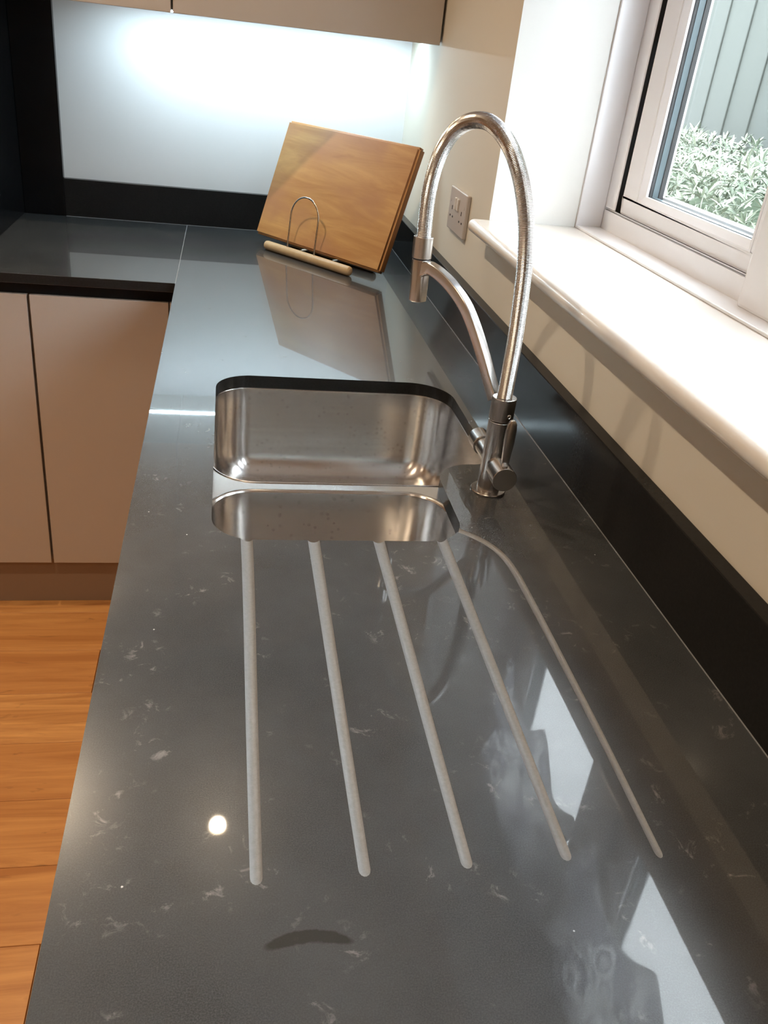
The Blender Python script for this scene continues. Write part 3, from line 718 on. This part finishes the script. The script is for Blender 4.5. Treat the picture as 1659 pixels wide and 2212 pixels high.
# leafy sprigs: rosettes of narrow leaves
def leafmesh(bm, base, d, upv, ln, wd):
    side = d.cross(upv).normalized(); n_ = side.cross(d).normalized()
    prof_ = [(0, .12), (.3, .8), (.6, 1), (.85, .55), (1, 0.02)]
    L0 = []; 
    for t, w_ in prof_:
        c_ = base + d*(ln*t) - n_*(ln*.22*t*t)
        L0.append((bm.verts.new(c_-side*wd*w_*.5 + n_*wd*.18*w_), bm.verts.new(c_), bm.verts.new(c_+side*wd*w_*.5 + n_*wd*.18*w_)))
    for a, b_ in zip(L0, L0[1:]):
        bm.faces.new((a[0], a[1], b_[1], b_[0])); bm.faces.new((a[1], a[2], b_[2], b_[1]))
def sprig_bm(seed):
    rnd = random.Random(seed); bm = bmesh.new(); nl = rnd.randint(7, 10)
    for i in range(nl):
        az = 2*PI*i/nl*1.0 + rnd.uniform(-.3, .3); el = rnd.uniform(.15, 1.1)
        d = Vector((math.cos(az)*math.cos(el), math.sin(az)*math.cos(el), math.sin(el)))
        leafmesh(bm, Vector((0, 0, -.004*i)), d, Vector((0, 0, 1)) if el < 1.2 else Vector((1, 0, 0)), rnd.uniform(.032, .058), rnd.uniform(.0075, .0115))
    return bm
sprigs = []
for s_ in range(8):
    me = bpy.data.meshes.new('sprig'); bm = sprig_bm(s_); bm.to_mesh(me); bm.free(); me.materials.append(leaf_m); sprigs.append(me)
def hedge_surface(rnd):
    # rounded front/top of the hedge, x 1.45..2.45
    y = rnd.uniform(-1.8, 2.9); t = rnd.random(); dz_ = -.04
    if t < .55:
        z = rnd.uniform(-.35, .20); x = 1.50 + .05*math.sin(y*5) + .06*math.sin(z*9+y*3); nrm = Vector((-1, 0, .35))
    else:
        x = rnd.uniform(1.50, 2.35); z = .20 + .10*min(1, (x-1.5)/.3) + .03*math.sin(y*4+x*3) + .02*math.sin(y*13); nrm = Vector((-.35, 0, 1))
    nrm = (nrm + Vector((rnd.uniform(-.5, .5), rnd.uniform(-.5, .5), rnd.uniform(-.3, .5)))).normalized()
    return Vector((x + rnd.uniform(-.04, .03), y, z + rnd.uniform(-.05, .045) + dz_)), nrm
rnd = random.Random(3); pos = [hedge_surface(rnd) for _ in range(5200)]
def prio(pn):
    p = pn[0]; return (p - Vector((1.5, .75, .15))).length
pos.sort(key=prio)
for i, (p, n_) in enumerate(pos[:290]):
    o = bpy.data.objects.new('leaf_sprig', sprigs[i % 8]); C.objects.link(o); o.parent = hd
    q_ = n_.to_track_quat('Z', 'Y') @ Quaternion((0, 0, 1), rnd.uniform(0, 6.28))
    o.rotation_mode = 'QUATERNION'; o.rotation_quaternion = q_; o.location = p - hd.location; s_ = rnd.uniform(.8, 1.15); o.scale = (s_, s_, s_)
bm = bmesh.new()
for i, (p, n_) in enumerate(pos[290:]):
    q_ = n_.to_track_quat('Z', 'Y') @ Quaternion((0, 0, 1), rnd.uniform(0, 6.28)); s_ = rnd.uniform(.8, 1.15)
    n0 = len(bm.verts); bm.from_mesh(sprigs[i % 8]); bm.verts.ensure_lookup_table()
    M_ = Matrix.Translation(p) @ q_.to_matrix().to_4x4() @ Matrix.Scale(s_, 4)
    for vt in bm.verts[n0:]: vt.co = M_ @ vt.co
me = bpy.data.meshes.new('foliage'); 
for vt in bm.verts: vt.co -= hd.location
bm.to_mesh(me); bm.free(); me.materials.append(leaf_m)
fo_ = bpy.data.objects.new('foliage', me); C.objects.link(fo_); fo_.parent = hd; fo_['kind'] = 'stuff'
bm = bmesh.new(); ny = 60; sec = [(1.58, FL-.05), (1.56, -.3), (1.56, .06), (1.66, .17), (1.9, .21), (2.35, .20), (2.4, FL-.05)]
R0 = [[bm.verts.new((x + .03*math.sin(j*1.7+i*2), -1.8+4.75*j/ny, z + (.02*math.sin(j*.9+i) if z > -.5 else 0))) for i, (x, z) in enumerate(sec)] for j in range(ny+1)]
for a, b_ in zip(R0, R0[1:]):
    for i in range(len(sec)-1): bm.faces.new((a[i], a[i+1], b_[i+1], b_[i]))
bm.faces.new(R0[0]); bm.faces.new(R0[-1][::-1]); bmesh.ops.recalc_face_normals(bm, faces=bm.faces[:])
mk('inner_branches', bm, stem_m, hd)

# ---------------------------------------------------------------- lift everything so that the floor is at height 0
for o in S.objects:
    if o.parent is None: o.location.z += H
for o in S.objects:
    if '_o' in o: del o['_o']
